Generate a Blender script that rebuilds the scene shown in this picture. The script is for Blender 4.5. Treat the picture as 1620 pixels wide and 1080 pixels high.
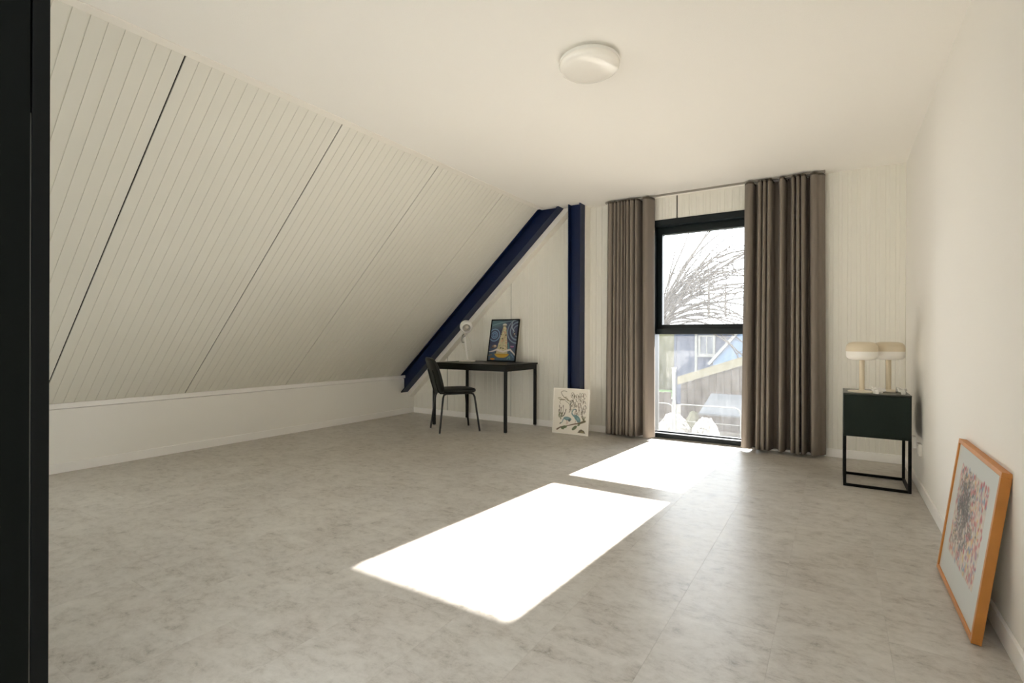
import bpy, bmesh, math, random
import numpy as np
from mathutils import Vector, Matrix

for o in list(bpy.data.objects):
    bpy.data.objects.remove(o)
sc = bpy.context.scene
C = sc.collection

# ------------------------------------------------------------------ camera
CAM_H, YAW, FPX, HORIZON, ROLL = 1.02, 32.26, 811.0, 535.6, 0.18
cd = bpy.data.cameras.new('camera')
cd.sensor_width = 36.0
cd.lens = FPX / 1620.0 * 36.0
cd.shift_y = -(540.0 - HORIZON) / 1620.0
cd.clip_start = 0.02
cam = bpy.data.objects.new('camera', cd)
C.objects.link(cam)
cam.location = (0, 0, CAM_H)
cam.rotation_euler = (Matrix.Rotation(math.radians(YAW), 3, 'Z') @ Matrix.Rotation(math.radians(90), 3, 'X') @ Matrix.Rotation(math.radians(ROLL), 3, 'Z')).to_euler()
sc.camera = cam

# ------------------------------------------------------------------ light
SUN_DIR = Vector((-0.074, -1.0, -0.5464)).normalized()      # the way the sunlight travels
SUN_STRENGTH = 52.0
SKY_STRENGTH = 7.0
EXPOSURE = 0.02
w = bpy.data.worlds.new('sky')
sc.world = w
w.use_nodes = True
nt = w.node_tree
nt.nodes['Background'].inputs[0].default_value = (0.88, 0.935, 1.0, 1.0)      # thin bright haze, the same all round
nt.nodes['Background'].inputs[1].default_value = SKY_STRENGTH
sd = bpy.data.lights.new('sun', 'SUN')
sd.energy = SUN_STRENGTH
sd.angle = math.radians(0.6)
sd.color = (1.0, 0.94, 0.90)
sun = bpy.data.objects.new('sun', sd)
C.objects.link(sun)
sun.location = (2, 20, 12)
sun.rotation_euler = SUN_DIR.to_track_quat('-Z', 'Y').to_euler()

sc.view_settings.view_transform = 'Standard'
sc.view_settings.look = 'None'
sc.view_settings.gamma = 1.0
sc.view_settings.use_curve_mapping = False
sc.view_settings.exposure = EXPOSURE
cy = sc.cycles
cy.max_bounces = 14
cy.diffuse_bounces = 10
cy.glossy_bounces = 4
cy.transmission_bounces = 6
cy.transparent_max_bounces = 16
cy.sample_clamp_indirect = 8.0
cy.caustics_reflective = False
cy.caustics_refractive = False

# ------------------------------------------------------------------ helpers
def lin(c):
    c = c / 255.0
    return c / 12.92 if c <= 0.04045 else ((c + 0.055) / 1.055) ** 2.4
def rgb(*c):
    return tuple(lin(v) for v in c)

def mat(name, col, rough=0.6, metal=0.0, spec=0.5, bump=0.0, bscale=200.0, var=0.0, vscale=4.0, coat=0.0, sheen=0.0):
    m = bpy.data.materials.new(name)
    m.use_nodes = True
    n = m.node_tree.nodes
    L = m.node_tree.links
    b = n['Principled BSDF']
    b.inputs['Base Color'].default_value = (*rgb(*col), 1)
    b.inputs['Roughness'].default_value = rough
    b.inputs['Metallic'].default_value = metal
    b.inputs['Specular IOR Level'].default_value = spec
    b.inputs['Coat Weight'].default_value = coat
    b.inputs['Sheen Weight'].default_value = sheen
    if var or bump:
        tc = n.new('ShaderNodeTexCoord')
    if var:
        t = n.new('ShaderNodeTexNoise')
        t.inputs['Scale'].default_value = vscale
        t.inputs['Detail'].default_value = 6
        L.new(tc.outputs['Object'], t.inputs['Vector'])
        r = n.new('ShaderNodeValToRGB')
        r.color_ramp.elements[0].position = 0.3
        r.color_ramp.elements[1].position = 0.7
        r.color_ramp.elements[0].color = (*[v * (1 - var) for v in rgb(*col)], 1)
        r.color_ramp.elements[1].color = (*[min(1, v * (1 + var)) for v in rgb(*col)], 1)
        L.new(t.outputs[0], r.inputs[0])
        L.new(r.outputs[0], b.inputs['Base Color'])
    if bump:
        t2 = n.new('ShaderNodeTexNoise')
        t2.inputs['Scale'].default_value = bscale
        t2.inputs['Detail'].default_value = 3
        L.new(tc.outputs['Object'], t2.inputs['Vector'])
        bp = n.new('ShaderNodeBump')
        bp.inputs['Strength'].default_value = bump
        bp.inputs['Distance'].default_value = 0.002
        L.new(t2.outputs[0], bp.inputs['Height'])
        L.new(bp.outputs[0], b.inputs['Normal'])
    return m

class MB:
    """collects polygons; build() links them as one mesh object"""
    def __init__(self):
        self.v = []; self.f = []
    def add(self, vs, fs):
        k = len(self.v)
        self.v += [tuple(p) for p in vs]
        self.f += [tuple(i + k for i in f) for f in fs]
        return self
    def box(self, x0, x1, y0, y1, z0, z1, bev=0.0):
        if bev <= 0:
            vs = [(x0,y0,z0),(x1,y0,z0),(x1,y1,z0),(x0,y1,z0),(x0,y0,z1),(x1,y0,z1),(x1,y1,z1),(x0,y1,z1)]
            return self.add(vs, [(0,3,2,1),(4,5,6,7),(0,1,5,4),(1,2,6,5),(2,3,7,6),(3,0,4,7)])
        bm = bmesh.new()
        bmesh.ops.create_cube(bm, size=1)
        for p in bm.verts:
            p.co = ((x0+x1)/2 + p.co.x*(x1-x0), (y0+y1)/2 + p.co.y*(y1-y0), (z0+z1)/2 + p.co.z*(z1-z0))
        bmesh.ops.bevel(bm, geom=bm.edges[:], offset=bev, segments=2, affect='EDGES', profile=0.5)
        return self.bm(bm)
    def bm(self, bm):
        bm.verts.index_update()
        self.add([p.co[:] for p in bm.verts], [tuple(q.index for q in f.verts) for f in bm.faces])
        bm.free()
        return self
    def prism(self, pts, axis, a, b):
        """polygon pts (2D) extruded along axis from a to b"""
        def P(p, t):
            return {'x': (t, p[0], p[1]), 'y': (p[0], t, p[1]), 'z': (p[0], p[1], t)}[axis]
        n = len(pts)
        vs = [P(p, a) for p in pts] + [P(p, b) for p in pts]
        fs = [tuple(range(n))[::-1], tuple(range(n, 2*n))]
        fs += [(i, (i+1) % n, n + (i+1) % n, n + i) for i in range(n)]
        return self.add(vs, fs)
    def tube(self, pts, r, n=8, caps=True):
        pts = [Vector(p) for p in pts]
        m = len(pts)
        rs = r if isinstance(r, (list, tuple)) else [r] * m
        vs = []; up = None
        for i, p in enumerate(pts):
            d = (pts[min(i+1, m-1)] - pts[max(i-1, 0)])
            if d.length < 1e-9: d = Vector((0, 0, 1))
            d.normalize()
            if up is None:
                up = Vector((0, 0, 1)) if abs(d.z) < 0.9 else Vector((1, 0, 0))
            s = d.cross(up)
            if s.length < 1e-6: s = d.cross(Vector((0, 1, 0.3)))
            s.normalize(); up = s.cross(d).normalized()
            for k in range(n):
                a = 2 * math.pi * k / n
                vs.append(p + (s * math.cos(a) + up * math.sin(a)) * rs[i])
        fs = [(i*n + k, i*n + (k+1) % n, (i+1)*n + (k+1) % n, (i+1)*n + k) for i in range(m-1) for k in range(n)]
        if caps:
            fs += [tuple(range(n))[::-1], tuple(range((m-1)*n, m*n))]
        return self.add(vs, fs)
    def lathe(self, prof, n=40, c=(0, 0, 0)):
        """prof = [(r, z)...]; r = 0 ends are closed to a point"""
        vs = []; ring = []
        for r, z in prof:
            if r <= 1e-6:
                ring.append([len(vs)]); vs.append((c[0], c[1], c[2] + z))
            else:
                ring.append(list(range(len(vs), len(vs) + n)))
                vs += [(c[0] + r*math.cos(2*math.pi*k/n), c[1] + r*math.sin(2*math.pi*k/n), c[2] + z) for k in range(n)]
        fs = []
        for a, b in zip(ring, ring[1:]):
            for k in range(n):
                if len(a) == 1 and len(b) == 1: continue
                if len(a) == 1: fs.append((a[0], b[(k+1) % n], b[k]))
                elif len(b) == 1: fs.append((a[k], a[(k+1) % n], b[0]))
                else: fs.append((a[k], a[(k+1) % n], b[(k+1) % n], b[k]))
        return self.add(vs, fs)
    def mesh(self, name, m, smooth=False):
        me = bpy.data.meshes.new(name)
        me.from_pydata(self.v, [], self.f)
        bm = bmesh.new(); bm.from_mesh(me)
        bmesh.ops.recalc_face_normals(bm, faces=bm.faces)
        bm.to_mesh(me); bm.free()
        me.materials.append(m)
        if smooth:
            for p in me.polygons: p.use_smooth = True
            try:
                me.set_sharp_from_angle(angle=math.radians(40))
            except Exception:
                pass
        return me
    def build(self, name, m, parent=None, world=False, smooth=False):
        me = self.mesh(name, m, smooth)
        if world and parent is not None:
            me.transform(world_of(parent).inverted())
        return put(name, me, parent)

def put(name, me, parent=None):
    o = bpy.data.objects.new(name, me)
    C.objects.link(o)
    o.parent = parent
    return o
def world_of(o):
    M = Matrix.LocRotScale(o.location, o.rotation_euler, o.scale)
    return world_of(o.parent) @ M if o.parent else M
def thing(name, label=None, cat=None, loc=(0, 0, 0), rot=(0, 0, 0), group=None, kind=None):
    o = bpy.data.objects.new(name, None)
    C.objects.link(o)
    o.location = loc; o.rotation_euler = rot
    o.empty_display_size = 0.1
    return tag(o, label, cat, group, kind)
def tag(o, label=None, cat=None, group=None, kind=None):
    if label: o['label'] = label
    if cat: o['category'] = cat
    if group: o['group'] = group
    if kind: o['kind'] = kind
    return o
def struct(o, label=None):
    return tag(o, label, None, None, 'structure')
def copy_tree(o, parent=None):
    c = o.copy(); C.objects.link(c); c.parent = parent
    for ch in [x for x in bpy.data.objects if x.parent == o]:
        copy_tree(ch, c)
    return c

# ------------------------------------------------------------------ room measures (metres)
XL, XR, YE, YN, H = -4.937, 0.488, 5.275, 0.365, 2.477
ZK, XS = 0.53, -2.836                       # ledge height of the knee wall, slope meets ceiling
SL = (H - ZK) / (XS - XL)                   # slope of the roof
ANG = math.atan(SL)
def zs(x): return ZK + (x - XL) * SL        # height of the sloped surface
rnd = random.Random(7)

# ------------------------------------------------------------------ materials
M_ceil = mat('ceiling_paint', (243, 241, 236), 0.9, bump=0.35, bscale=260)
M_wall = mat('wall_paint', (242, 240, 235), 0.85, bump=0.1, bscale=300)
M_panel = mat('panel_coating', (231, 229, 220), 0.5, spec=0.4)
M_seam = mat('panel_seam', (40, 38, 33), 0.8)
M_base = mat('baseboard_paint', (248, 246, 243), 0.45)
M_knee = mat('knee_wall_paint', (243, 241, 236), 0.8)
M_trim = mat('trim_paint', (245, 241, 233), 0.6)
M_black = mat('black_metal', (10, 12, 11), 0.5, spec=0.15)
M_frame = mat('window_frame_black', (9, 20, 24), 0.4, spec=0.25)
M_blue = mat('blue_steel', (7, 25, 62), 0.4, spec=0.25)
M_doorleaf = mat('door_leaf_black', (9, 12, 9), 0.55, spec=0.1)
M_gap_light = mat('gap_light_sliver', (120, 118, 108), 0.6)  # pale tone of the light streak in the door gap
M_curtain = mat('curtain_fabric', (127, 118, 109), 0.92, bump=0.25, bscale=900, sheen=0.1, spec=0.12)
M_curtain_d = mat('curtain_tape', (84, 77, 66), 0.9)
M_white = mat('white_plastic', (235, 233, 228), 0.35)
M_rail = mat('rail_metal', (140, 136, 128), 0.5)

def floor_material():
    m = bpy.data.materials.new('concrete_look_vinyl')
    m.use_nodes = True
    n = m.node_tree.nodes; L = m.node_tree.links
    b = n['Principled BSDF']
    geo = n.new('ShaderNodeNewGeometry')
    inf = n.new('ShaderNodeObjectInfo')
    off = n.new('ShaderNodeVectorMath'); off.operation = 'SCALE'; off.inputs['Scale'].default_value = 13.0
    comb = n.new('ShaderNodeCombineXYZ')
    L.new(inf.outputs['Random'], comb.inputs[0]); L.new(inf.outputs['Random'], comb.inputs[1])
    L.new(comb.outputs[0], off.inputs[0])
    add = n.new('ShaderNodeVectorMath'); add.operation = 'ADD'
    L.new(geo.outputs['Position'], add.inputs[0]); L.new(off.outputs[0], add.inputs[1])
    def noise(vec, scale, detail, rough=0.6, dist=0.0):
        t = n.new('ShaderNodeTexNoise')
        t.inputs['Scale'].default_value = scale; t.inputs['Detail'].default_value = detail
        t.inputs['Roughness'].default_value = rough; t.inputs['Distortion'].default_value = dist
        L.new(vec, t.inputs['Vector'])
        return t.outputs[0]
    def stretch(vec, s):
        mp = n.new('ShaderNodeMapping'); mp.inputs['Scale'].default_value = s
        L.new(vec, mp.inputs['Vector'])
        return mp.outputs[0]
    big = noise(add.outputs[0], 1.7, 5, 0.6, 0.3)
    streak = noise(stretch(add.outputs[0], (1.0, 1.3, 1)), 4.2, 12, 0.74, 0.35)
    fine = noise(stretch(add.outputs[0], (1.0, 1.5, 1)), 15.0, 8, 0.76, 0.3)
    def ramp(fac, stops):
        r = n.new('ShaderNodeValToRGB')
        e = r.color_ramp.elements
        e[0].position, e[0].color = stops[0][0], (*rgb(*stops[0][1]), 1)
        e[1].position, e[1].color = stops[-1][0], (*rgb(*stops[-1][1]), 1)
        for p, c in stops[1:-1]:
            q = e.new(p); q.color = (*rgb(*c), 1)
        L.new(fac, r.inputs[0])
        return r.outputs[0]
    def mix(f, a, b2, blend='MIX'):
        x = n.new('ShaderNodeMix'); x.data_type = 'RGBA'; x.blend_type = blend
        if isinstance(f, float): x.inputs[0].default_value = f
        else: L.new(f, x.inputs[0])
        L.new(a, x.inputs[6]); L.new(b2, x.inputs[7])
        return x.outputs[2]
    c1 = ramp(big, [(0.3, (176, 167, 158)), (0.5, (192, 187, 179)), (0.7, (205, 201, 192))])
    c2 = ramp(streak, [(0.30, (138, 130, 120)), (0.42, (174, 167, 158)), (0.52, (194, 189, 181)), (0.72, (219, 215, 207))])
    c3 = ramp(fine, [(0.33, (100, 93, 82)), (0.44, (170, 163, 153)), (0.54, (194, 189, 181)), (0.72, (217, 212, 204))])
    base = mix(0.60, c1, c2)
    spots = n.new('ShaderNodeMapRange')          # the fine marks gather in the darker clouds
    spots.inputs[1].default_value = 0.40; spots.inputs[2].default_value = 0.56
    spots.inputs[3].default_value = 0.58; spots.inputs[4].default_value = 0.20
    L.new(streak, spots.inputs[0])
    base = mix(spots.outputs[0], base, c3)
    # each tile differs a little in tone
    tone = n.new('ShaderNodeMapRange'); tone.inputs[3].default_value = 0.985; tone.inputs[4].default_value = 1.015
    L.new(inf.outputs['Random'], tone.inputs[0])
    hs = n.new('ShaderNodeHueSaturation'); L.new(tone.outputs[0], hs.inputs['Value']); L.new(base, hs.inputs['Color'])
    L.new(hs.outputs[0], b.inputs['Base Color'])
    rr = n.new('ShaderNodeMapRange'); rr.inputs[3].default_value = 0.28; rr.inputs[4].default_value = 0.42
    L.new(streak, rr.inputs[0]); L.new(rr.outputs[0], b.inputs['Roughness'])
    b.inputs['Specular IOR Level'].default_value = 0.46
    bp = n.new('ShaderNodeBump'); bp.inputs['Strength'].default_value = 0.12; bp.inputs['Distance'].default_value = 0.002
    L.new(fine, bp.inputs['Height']); L.new(bp.outputs[0], b.inputs['Normal'])
    return m
M_floor = floor_material()
M_grout = mat('floor_joint', (150, 144, 134), 0.8)

def glass_material(name, lo, hi):
    """clear pane with a film of dust: the sun makes the dust glow, so the garden is veiled"""
    m = bpy.data.materials.new(name)
    m.use_nodes = True
    n = m.node_tree.nodes; L = m.node_tree.links
    n.remove(n['Principled BSDF'])
    out = n['Material Output']
    tr = n.new('ShaderNodeBsdfTransparent'); tr.inputs[0].default_value = (0.97, 0.98, 0.975, 1)
    tl = n.new('ShaderNodeBsdfTranslucent'); tl.inputs[0].default_value = (0.95, 0.97, 1.0, 1)
    gl = n.new('ShaderNodeBsdfGlossy'); gl.inputs['Roughness'].default_value = 0.02
    fr = n.new('ShaderNodeFresnel'); fr.inputs[0].default_value = 1.3
    tc = n.new('ShaderNodeTexCoord')
    mp = n.new('ShaderNodeMapping'); mp.inputs['Scale'].default_value = (9, 1, 2.2)
    L.new(tc.outputs['Object'], mp.inputs[0])
    t = n.new('ShaderNodeTexNoise'); t.inputs['Scale'].default_value = 2.5; t.inputs['Detail'].default_value = 8; t.inputs['Roughness'].default_value = 0.7
    L.new(mp.outputs[0], t.inputs['Vector'])
    mr = n.new('ShaderNodeMapRange'); mr.inputs[1].default_value = 0.3; mr.inputs[2].default_value = 0.7
    mr.inputs[3].default_value = lo; mr.inputs[4].default_value = hi
    L.new(t.outputs[0], mr.inputs[0])
    m1 = n.new('ShaderNodeMixShader'); L.new(mr.outputs[0], m1.inputs[0]); L.new(tr.outputs[0], m1.inputs[1]); L.new(tl.outputs[0], m1.inputs[2])
    m2 = n.new('ShaderNodeMixShader'); L.new(fr.outputs[0], m2.inputs[0]); L.new(m1.outputs[0], m2.inputs[1]); L.new(gl.outputs[0], m2.inputs[2])
    L.new(m2.outputs[0], out.inputs['Surface'])
    return m
M_glass = glass_material('dusty_window_glass', 0.007, 0.017)
M_glass2 = glass_material('clean_window_glass', 0.001, 0.002)

# ------------------------------------------------------------------ floor
floor = struct(MB().box(XL - 0.1, XR + 0.1, YN - 0.1, YE + 0.1, -0.15, -0.004).build('floor', M_grout), 'grey concrete-look tile floor')
TW, TL_, GAP = 0.332, 0.667, 0.0002
tile_cache = {}
def tile_mesh(wd, ln):
    k = (round(wd, 4), round(ln, 4))
    if k not in tile_cache:
        b = 0.0003; t = 0.0
        x, y = wd/2 - GAP/2, ln/2 - GAP/2
        mb = MB()
        vs = [(-x,-y,-0.004),(x,-y,-0.004),(x,y,-0.004),(-x,y,-0.004), (-x,-y,t-b),(x,-y,t-b),(x,y,t-b),(-x,y,t-b), (-x+b,-y+b,t),(x-b,-y+b,t),(x-b,y-b,t),(-x+b,y-b,t)]
        fs = [(0,1,5,4),(1,2,6,5),(2,3,7,6),(3,0,4,7),(4,5,9,8),(5,6,10,9),(6,7,11,10),(7,4,8,11),(8,9,10,11)]
        tile_cache[k] = mb.add(vs, fs).mesh('tile', M_floor)
    return tile_cache[k]
row_offs = {0: 2.408, 4: 1.466, 7: 0.97}
k = -1
while True:
    xa, xb = 0.155 - TW*(k + 1), 0.155 - TW*k
    xa, xb = max(xa, XL), min(xb, XR)
    if xb - xa < 0.005: break
    y0 = row_offs.get(k, 0.4 + ((k * 0.381) % 1.0) * TL_)
    y0 -= math.ceil((y0 - YN) / TL_) * TL_
    while y0 < YE:
        a, b = max(y0, YN), min(y0 + TL_, YE)
        if b - a > 0.01:
            o = put('tile', tile_mesh(xb - xa, b - a), floor)
            o.location = ((xa + xb)/2, (a + b)/2, 0)
        y0 += TL_
    k += 1

# ------------------------------------------------------------------ ceiling, right wall, knee wall, wall at the doorway
struct(MB().box(XS - 0.03, XR + 0.1, YN - 0.1, YE + 0.25, H, H + 0.15).build('ceiling', M_ceil), 'flat white textured plaster ceiling')
struct(MB().box(XR, XR + 0.1, YN - 0.1, YE + 0.1, -0.15, H).build('wall_right', M_wall), 'plain off-white plastered right wall')
wl = struct(MB().box(XL - 0.12, XL, YN - 0.1, YE + 0.1, -0.15, ZK - 0.054).build('wall_left', M_knee), 'low white knee wall under the sloped roof')
MB().box(XL - 0.12, XL + 0.020, YN, YE, ZK - 0.046, ZK - 0.008, 0.002).build('ledge_cap', M_base, wl)
# wall around the doorway the photograph was taken from
DX0, DX1 = -1.34, 0.16
wn = thing('wall_near', 'white wall around the doorway', kind='structure')
def slope_poly(xa, xb, z0):
    pts = [(xa, z0), (xb, z0)]
    if xb > XS: pts += [(xb, H), (XS, H)]
    else: pts += [(xb, zs(xb))]
    pts += [(xa, zs(xa))]
    return pts
PX0, PX1 = XL + 0.06, -1.40                 # glazed partition left of the door, added to let fill light in
MB().box(PX1, DX0, YN - 0.10, YN, -0.1, H).build('wall_piece', M_wall, wn)
MB().box(DX1, XR, YN - 0.10, YN, -0.1, H).build('wall_piece', M_wall, wn)
MB().box(DX0, DX1, YN - 0.10, YN, 2.38, H).build('wall_piece', M_wall, wn)
gp = thing('fill_partition', 'black steel glazed partition added beside the doorway to let fill light in', loc=(-3.1, 0.315, 0), kind='structure')
def ptop(x): return min(H, zs(x)) - 0.02
for x in (PX0, -4.0, -3.13, -2.26, PX1 - 0.04):
    MB().prism([(x, 0), (x + 0.04, 0), (x + 0.04, ptop(x + 0.04)), (x, ptop(x))], 'y', 0.295, 0.335).build('mullion', M_black, gp, world=True)
MB().box(PX0, PX1, 0.297, 0.333, 0, 0.04, 0.002).build('glazing_bar', M_black, gp, world=True)
MB().box(-3.13, PX1, 0.297, 0.333, H - 0.06, H - 0.02, 0.002).build('glazing_bar', M_black, gp, world=True)
MB().prism([(PX0, 0.04), (PX1, 0.04), (PX1, H - 0.02), (XS, H - 0.02), (PX0, ptop(PX0))], 'y', 0.313, 0.317).build('glass_pane', M_glass2, gp, world=True)
# unseen glass roofed landing, added so its sunlit rear wall fills the room
LY, LX0 = -3.2, -5.0
hall = thing('fill_landing_walls', 'white landing walls added behind the doorway to bounce sunlight in', kind='structure')
MB().box(LX0 - 0.1, LX0, LY, YN - 0.1, -0.1, 2.6).build('wall_piece', M_wall, hall)
MB().box(XR, XR + 0.1, LY, YN - 0.1, -0.1, 2.6).build('wall_piece', M_wall, hall)
MB().box(LX0 - 0.1, XR + 0.1, LY - 0.1, LY, -0.1, 2.6).build('wall_piece', M_wall, hall)
MB().box(LX0 - 0.1, XR + 0.1, LY, YN - 0.1, -0.15, 0.0).build('fill_landing_floor', M_floor, hall)
w2 = thing('fill_landing_roof', 'glazed flat roof added to let the sun onto the landing wall', loc=(-2.2, -1.5, 2.6), kind='structure')  # unseen roof, added so the sun reaches the rear wall
for i in range(5):
    x = LX0 + (XR - LX0 - 0.05)*i/4
    MB().box(x, x + 0.05, LY, YN - 0.1, 2.55, 2.63, 0.003).build('roof_bar', M_white, w2, world=True)
MB().box(LX0, XR, LY, YN - 0.1, 2.60, 2.605).build('glass_pane', M_glass2, w2, world=True)

# ------------------------------------------------------------------ profiled panels
PW, NG = 0.995, 15
PITCH = PW / NG
def groove_profile(a, b, start, gw, gd, sw, sd_, soft):
    """(position, depth) pairs between a and b; panel starts at 'start', its two edges are seams"""
    pts = []
    for i in range(NG + 1):
        c = start + i * PITCH
        w2, d = (gw/2, gd) if 0 < i < NG else (sw/2, sd_)
        if 0 < i < NG:
            pts += [(c - w2 - soft, 0), (c - w2, d), (c + w2, d), (c + w2 + soft, 0)]
        elif i == 0:
            pts += [(c, d), (c + w2, d), (c + w2 + soft, 0)]
        else:
            pts += [(c - w2 - soft, 0), (c - w2, d), (c, d)]
    out = []
    for (p0, d0), (p1, d1) in zip(pts, pts[1:]):
        if p1 <= a or p0 >= b or p1 - p0 < 1e-9: continue
        lo, hi = max(p0, a), min(p1, b)
        dl = d0 + (d1 - d0) * (lo - p0) / (p1 - p0)
        dh = d0 + (d1 - d0) * (hi - p0) / (p1 - p0)
        if not out: out.append((lo, dl))
        out.append((hi, dh))
    return out
# sloped roof: panels run from the knee wall up to the ceiling
ws = thing('wall_sloped', 'sloped roof lining of ribbed off-white metal panels', kind='structure')
nx, nz = math.sin(ANG), -math.cos(ANG)          # into the room
xa_, za_ = XL - 0.05, zs(XL - 0.05)
xb_, zb_ = XS + 0.02, zs(XS + 0.02)
for i in range(5):
    st = 0.340 + PW * i
    a, b = max(st, YN - 0.05), min(st + PW, YE + 0.03)
    prof = groove_profile(a, b, st, 0.0038, 0.0038, 0.008, 0.028, 0.0006)
    vs = []; fs = []
    for y, d in prof:
        vs += [(xa_ - nx*d, y, za_ - nz*d), (xb_ - nx*d, y, zb_ - nz*d)]
    for j in range(len(prof) - 1):
        fs.append((2*j, 2*j+1, 2*j+3, 2*j+2))
    mb = MB().add(vs, fs)
    t = 0.08                                    # the body of the panel behind its face
    e = 0.029
    P = [(xa_ - nx*e, za_ - nz*e), (xb_ - nx*e, zb_ - nz*e), (xb_ - nx*t, zb_ - nz*t), (xa_ - nx*t, za_ - nz*t)]
    mb.prism(P, 'y', a + 0.0, b - 0.0)
    rp_ = mb.build('roof_panel', M_panel, ws)
    if i:                                       # dark gasket in the joint to the panel before
        g0, g1 = 0.007, 0.020
        Q = [(xa_ - nx*g0, za_ - nz*g0), (xb_ - nx*g0, zb_ - nz*g0), (xb_ - nx*g1, zb_ - nz*g1), (xa_ - nx*g1, za_ - nz*g1)]
        MB().prism(Q, 'y', st - 0.0039, st + 0.0039).build('gasket', M_seam, rp_)
# strip between slope and ceiling
o = struct(MB().box(XS - 0.004, XS + 0.068, YN, 5.03, H - 0.005, H + 0.005, 0.002).build('trim_1', M_trim), 'flat pale strip where slope meets ceiling')
# end wall, with the window opening
we = thing('wall_end', 'end wall of ribbed off-white metal panels around the window', kind='structure')
WX0, WX1, WZ1 = -1.64, -0.565, 2.25
seams = [-5.333, -4.338, -3.348, -2.355, -1.360, -0.365]
for i, st in enumerate(seams):
    a, b = max(st, XL - 0.02), min(st + 0.993, XR + 0.02)
    parts = []
    for (pa, pb, z0) in ((a, min(b, WX0), 0), (max(a, WX0), min(b, WX1), WZ1), (max(a, WX1), b, 0)):
        if pb - pa > 0.002: parts.append((pa, pb, z0))
    mb = MB()
    for pa, pb, z0 in parts:
        prof = groove_profile(pa, pb, st, 0.022, 0.0036, 0.005, 0.020, 0.004)
        vs = []; fs = []
        for x, d in prof:
            zt = min(H + 0.01, zs(x) + 0.02) if x < XS else H + 0.01
            vs += [(x, YE + d, z0), (x, YE + d, max(zt, z0 + 0.01))]
        for j in range(len(prof) - 1):
            fs.append((2*j, 2*j+2, 2*j+3, 2*j+1))
        mb.add(vs, fs)
        zt0 = min(H, zs(pa)) if pa < XS else H
        zt1 = min(H, zs(pb)) if pb < XS else H
        poly = [(pa, z0), (pb, z0), (pb, zt1)]
        if pa < XS < pb: poly.append((XS, H))
        poly.append((pa, zt0))
        mb.prism(poly, 'y', YE + 0.021, YE + 0.17)
    wp_ = mb.build('wall_panel', M_panel, we)
    if i:
        zt = min(H, zs(st)) if st < XS else H
        MB().box(st - 0.0024, st + 0.0024, YE + 0.004, YE + 0.02, WZ1 if WX0 < st < WX1 else 0, zt).build('gasket', M_seam, wp_)
# gap filler behind panels of the gable above the ceiling line is not visible; outer cladding closes the top
MB().box(XS, XR + 0.1, YE + 0.022, YE + 0.17, H, H + 0.15).build('gable_top', M_panel, we)

# ------------------------------------------------------------------ baseboards
BH = 0.072
struct(MB().box(XL, XL + 0.016, YN, YE, 0, BH, 0.003).build('baseboard_left', M_base), 'white baseboard along the knee wall')
struct(MB().box(XR - 0.013, XR, YN, YE, 0, BH, 0.002).build('baseboard_right', M_base), 'white baseboard along the right wall')
be = thing('baseboard_end', 'white baseboard along the end wall either side of the window', kind='structure')
MB().box(XL + 0.013, WX0, YE - 0.013, YE + 0.002, 0, BH, 0.002).build('board', M_base, be)
MB().box(WX1, XR - 0.013, YE - 0.013, YE + 0.002, 0, BH, 0.002).build('board', M_base, be)

# ------------------------------------------------------------------ black door and frame at the left of the doorway
d1 = thing('door_1', 'black door leaf and steel frame post at the near left', loc=(-1.30, 0.33, 0), kind='structure')
MB().box(-1.34, -1.30, 0.3388, YN, 0, 2.34, 0.0008).build('frame_post', M_black, d1, world=True)
MB().box(-1.34, -1.30, -0.55, 0.3358, 0.005, 2.33, 0.001).build('door_leaf', M_doorleaf, d1, world=True)
MB().box(-1.334, -1.306, 0.3358, 0.3388, 0.3, 1.45).build('gap_light_sliver', M_gap_light, d1, world=True)  # pale strip painted as the sliver of light between leaf and post
MB().box(0.12, 0.16, YN - 0.10, YN, 0, 2.34, 0.001).build('frame_post', M_black, d1, world=True)
MB().box(-1.34, 0.16, YN - 0.10, YN, 2.34, 2.38, 0.001).build('frame_head', M_black, d1, world=True)

# ------------------------------------------------------------------ window
win = thing('window_1', 'tall black framed window with transom between the curtains', loc=(-1.1, 5.36, 0), kind='structure')
fy0, fy1 = 5.288, 5.455
MB().box(WX0, -1.588, fy0, fy1, 0, WZ1, 0.003).build('frame_jamb', M_frame, win, world=True)
MB().box(-0.617, WX1, fy0, fy1, 0, WZ1, 0.003).build('frame_jamb', M_frame, win, world=True)
MB().box(-1.588, -0.617, fy0, fy1, 2.185, WZ1, 0.003).build('frame_head', M_frame, win, world=True)
MB().box(-1.588, -0.617, fy0 + 0.01, fy1, 0.0, 0.050, 0.003).build('frame_sill', M_frame, win, world=True)
MB().box(-1.588, -0.617, fy0 + 0.03, fy1, 1.072, 1.128, 0.003).build('transom', M_frame, win, world=True)
sash = MB()
sy0, sy1 = 5.365, 5.440
sash.box(-1.588, -1.533, sy0, sy1, 1.128, 2.185, 0.004)
sash.box(-0.660, -0.617, sy0, sy1, 1.128, 2.185, 0.004)
sash.box(-1.545, -0.660, sy0, sy1, 1.128, 1.172, 0.004)
sash.box(-1.545, -0.660, sy0, sy1, 2.110, 2.185, 0.004)
sash = sash.build('sash', M_frame, win, world=True)
MB().box(-1.550, -0.655, 5.408, 5.412, 1.160, 2.120).build('glass_pane', M_glass, sash, world=True)
MB().box(-1.590, -0.615, 5.418, 5.422, 0.045, 1.078).build('glass_pane', M_glass, win, world=True)
bead = MB()
bead.box(-1.588, -0.617, 5.375, 5.412, 0.050, 0.062, 0.002)
bead.build('glazing_bead', M_frame, win, world=True)
MB().box(-1.628, -1.616, 5.270, 5.289, 1.118, 1.222, 0.003).build('window_handle', M_white, win, world=True)
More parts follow.
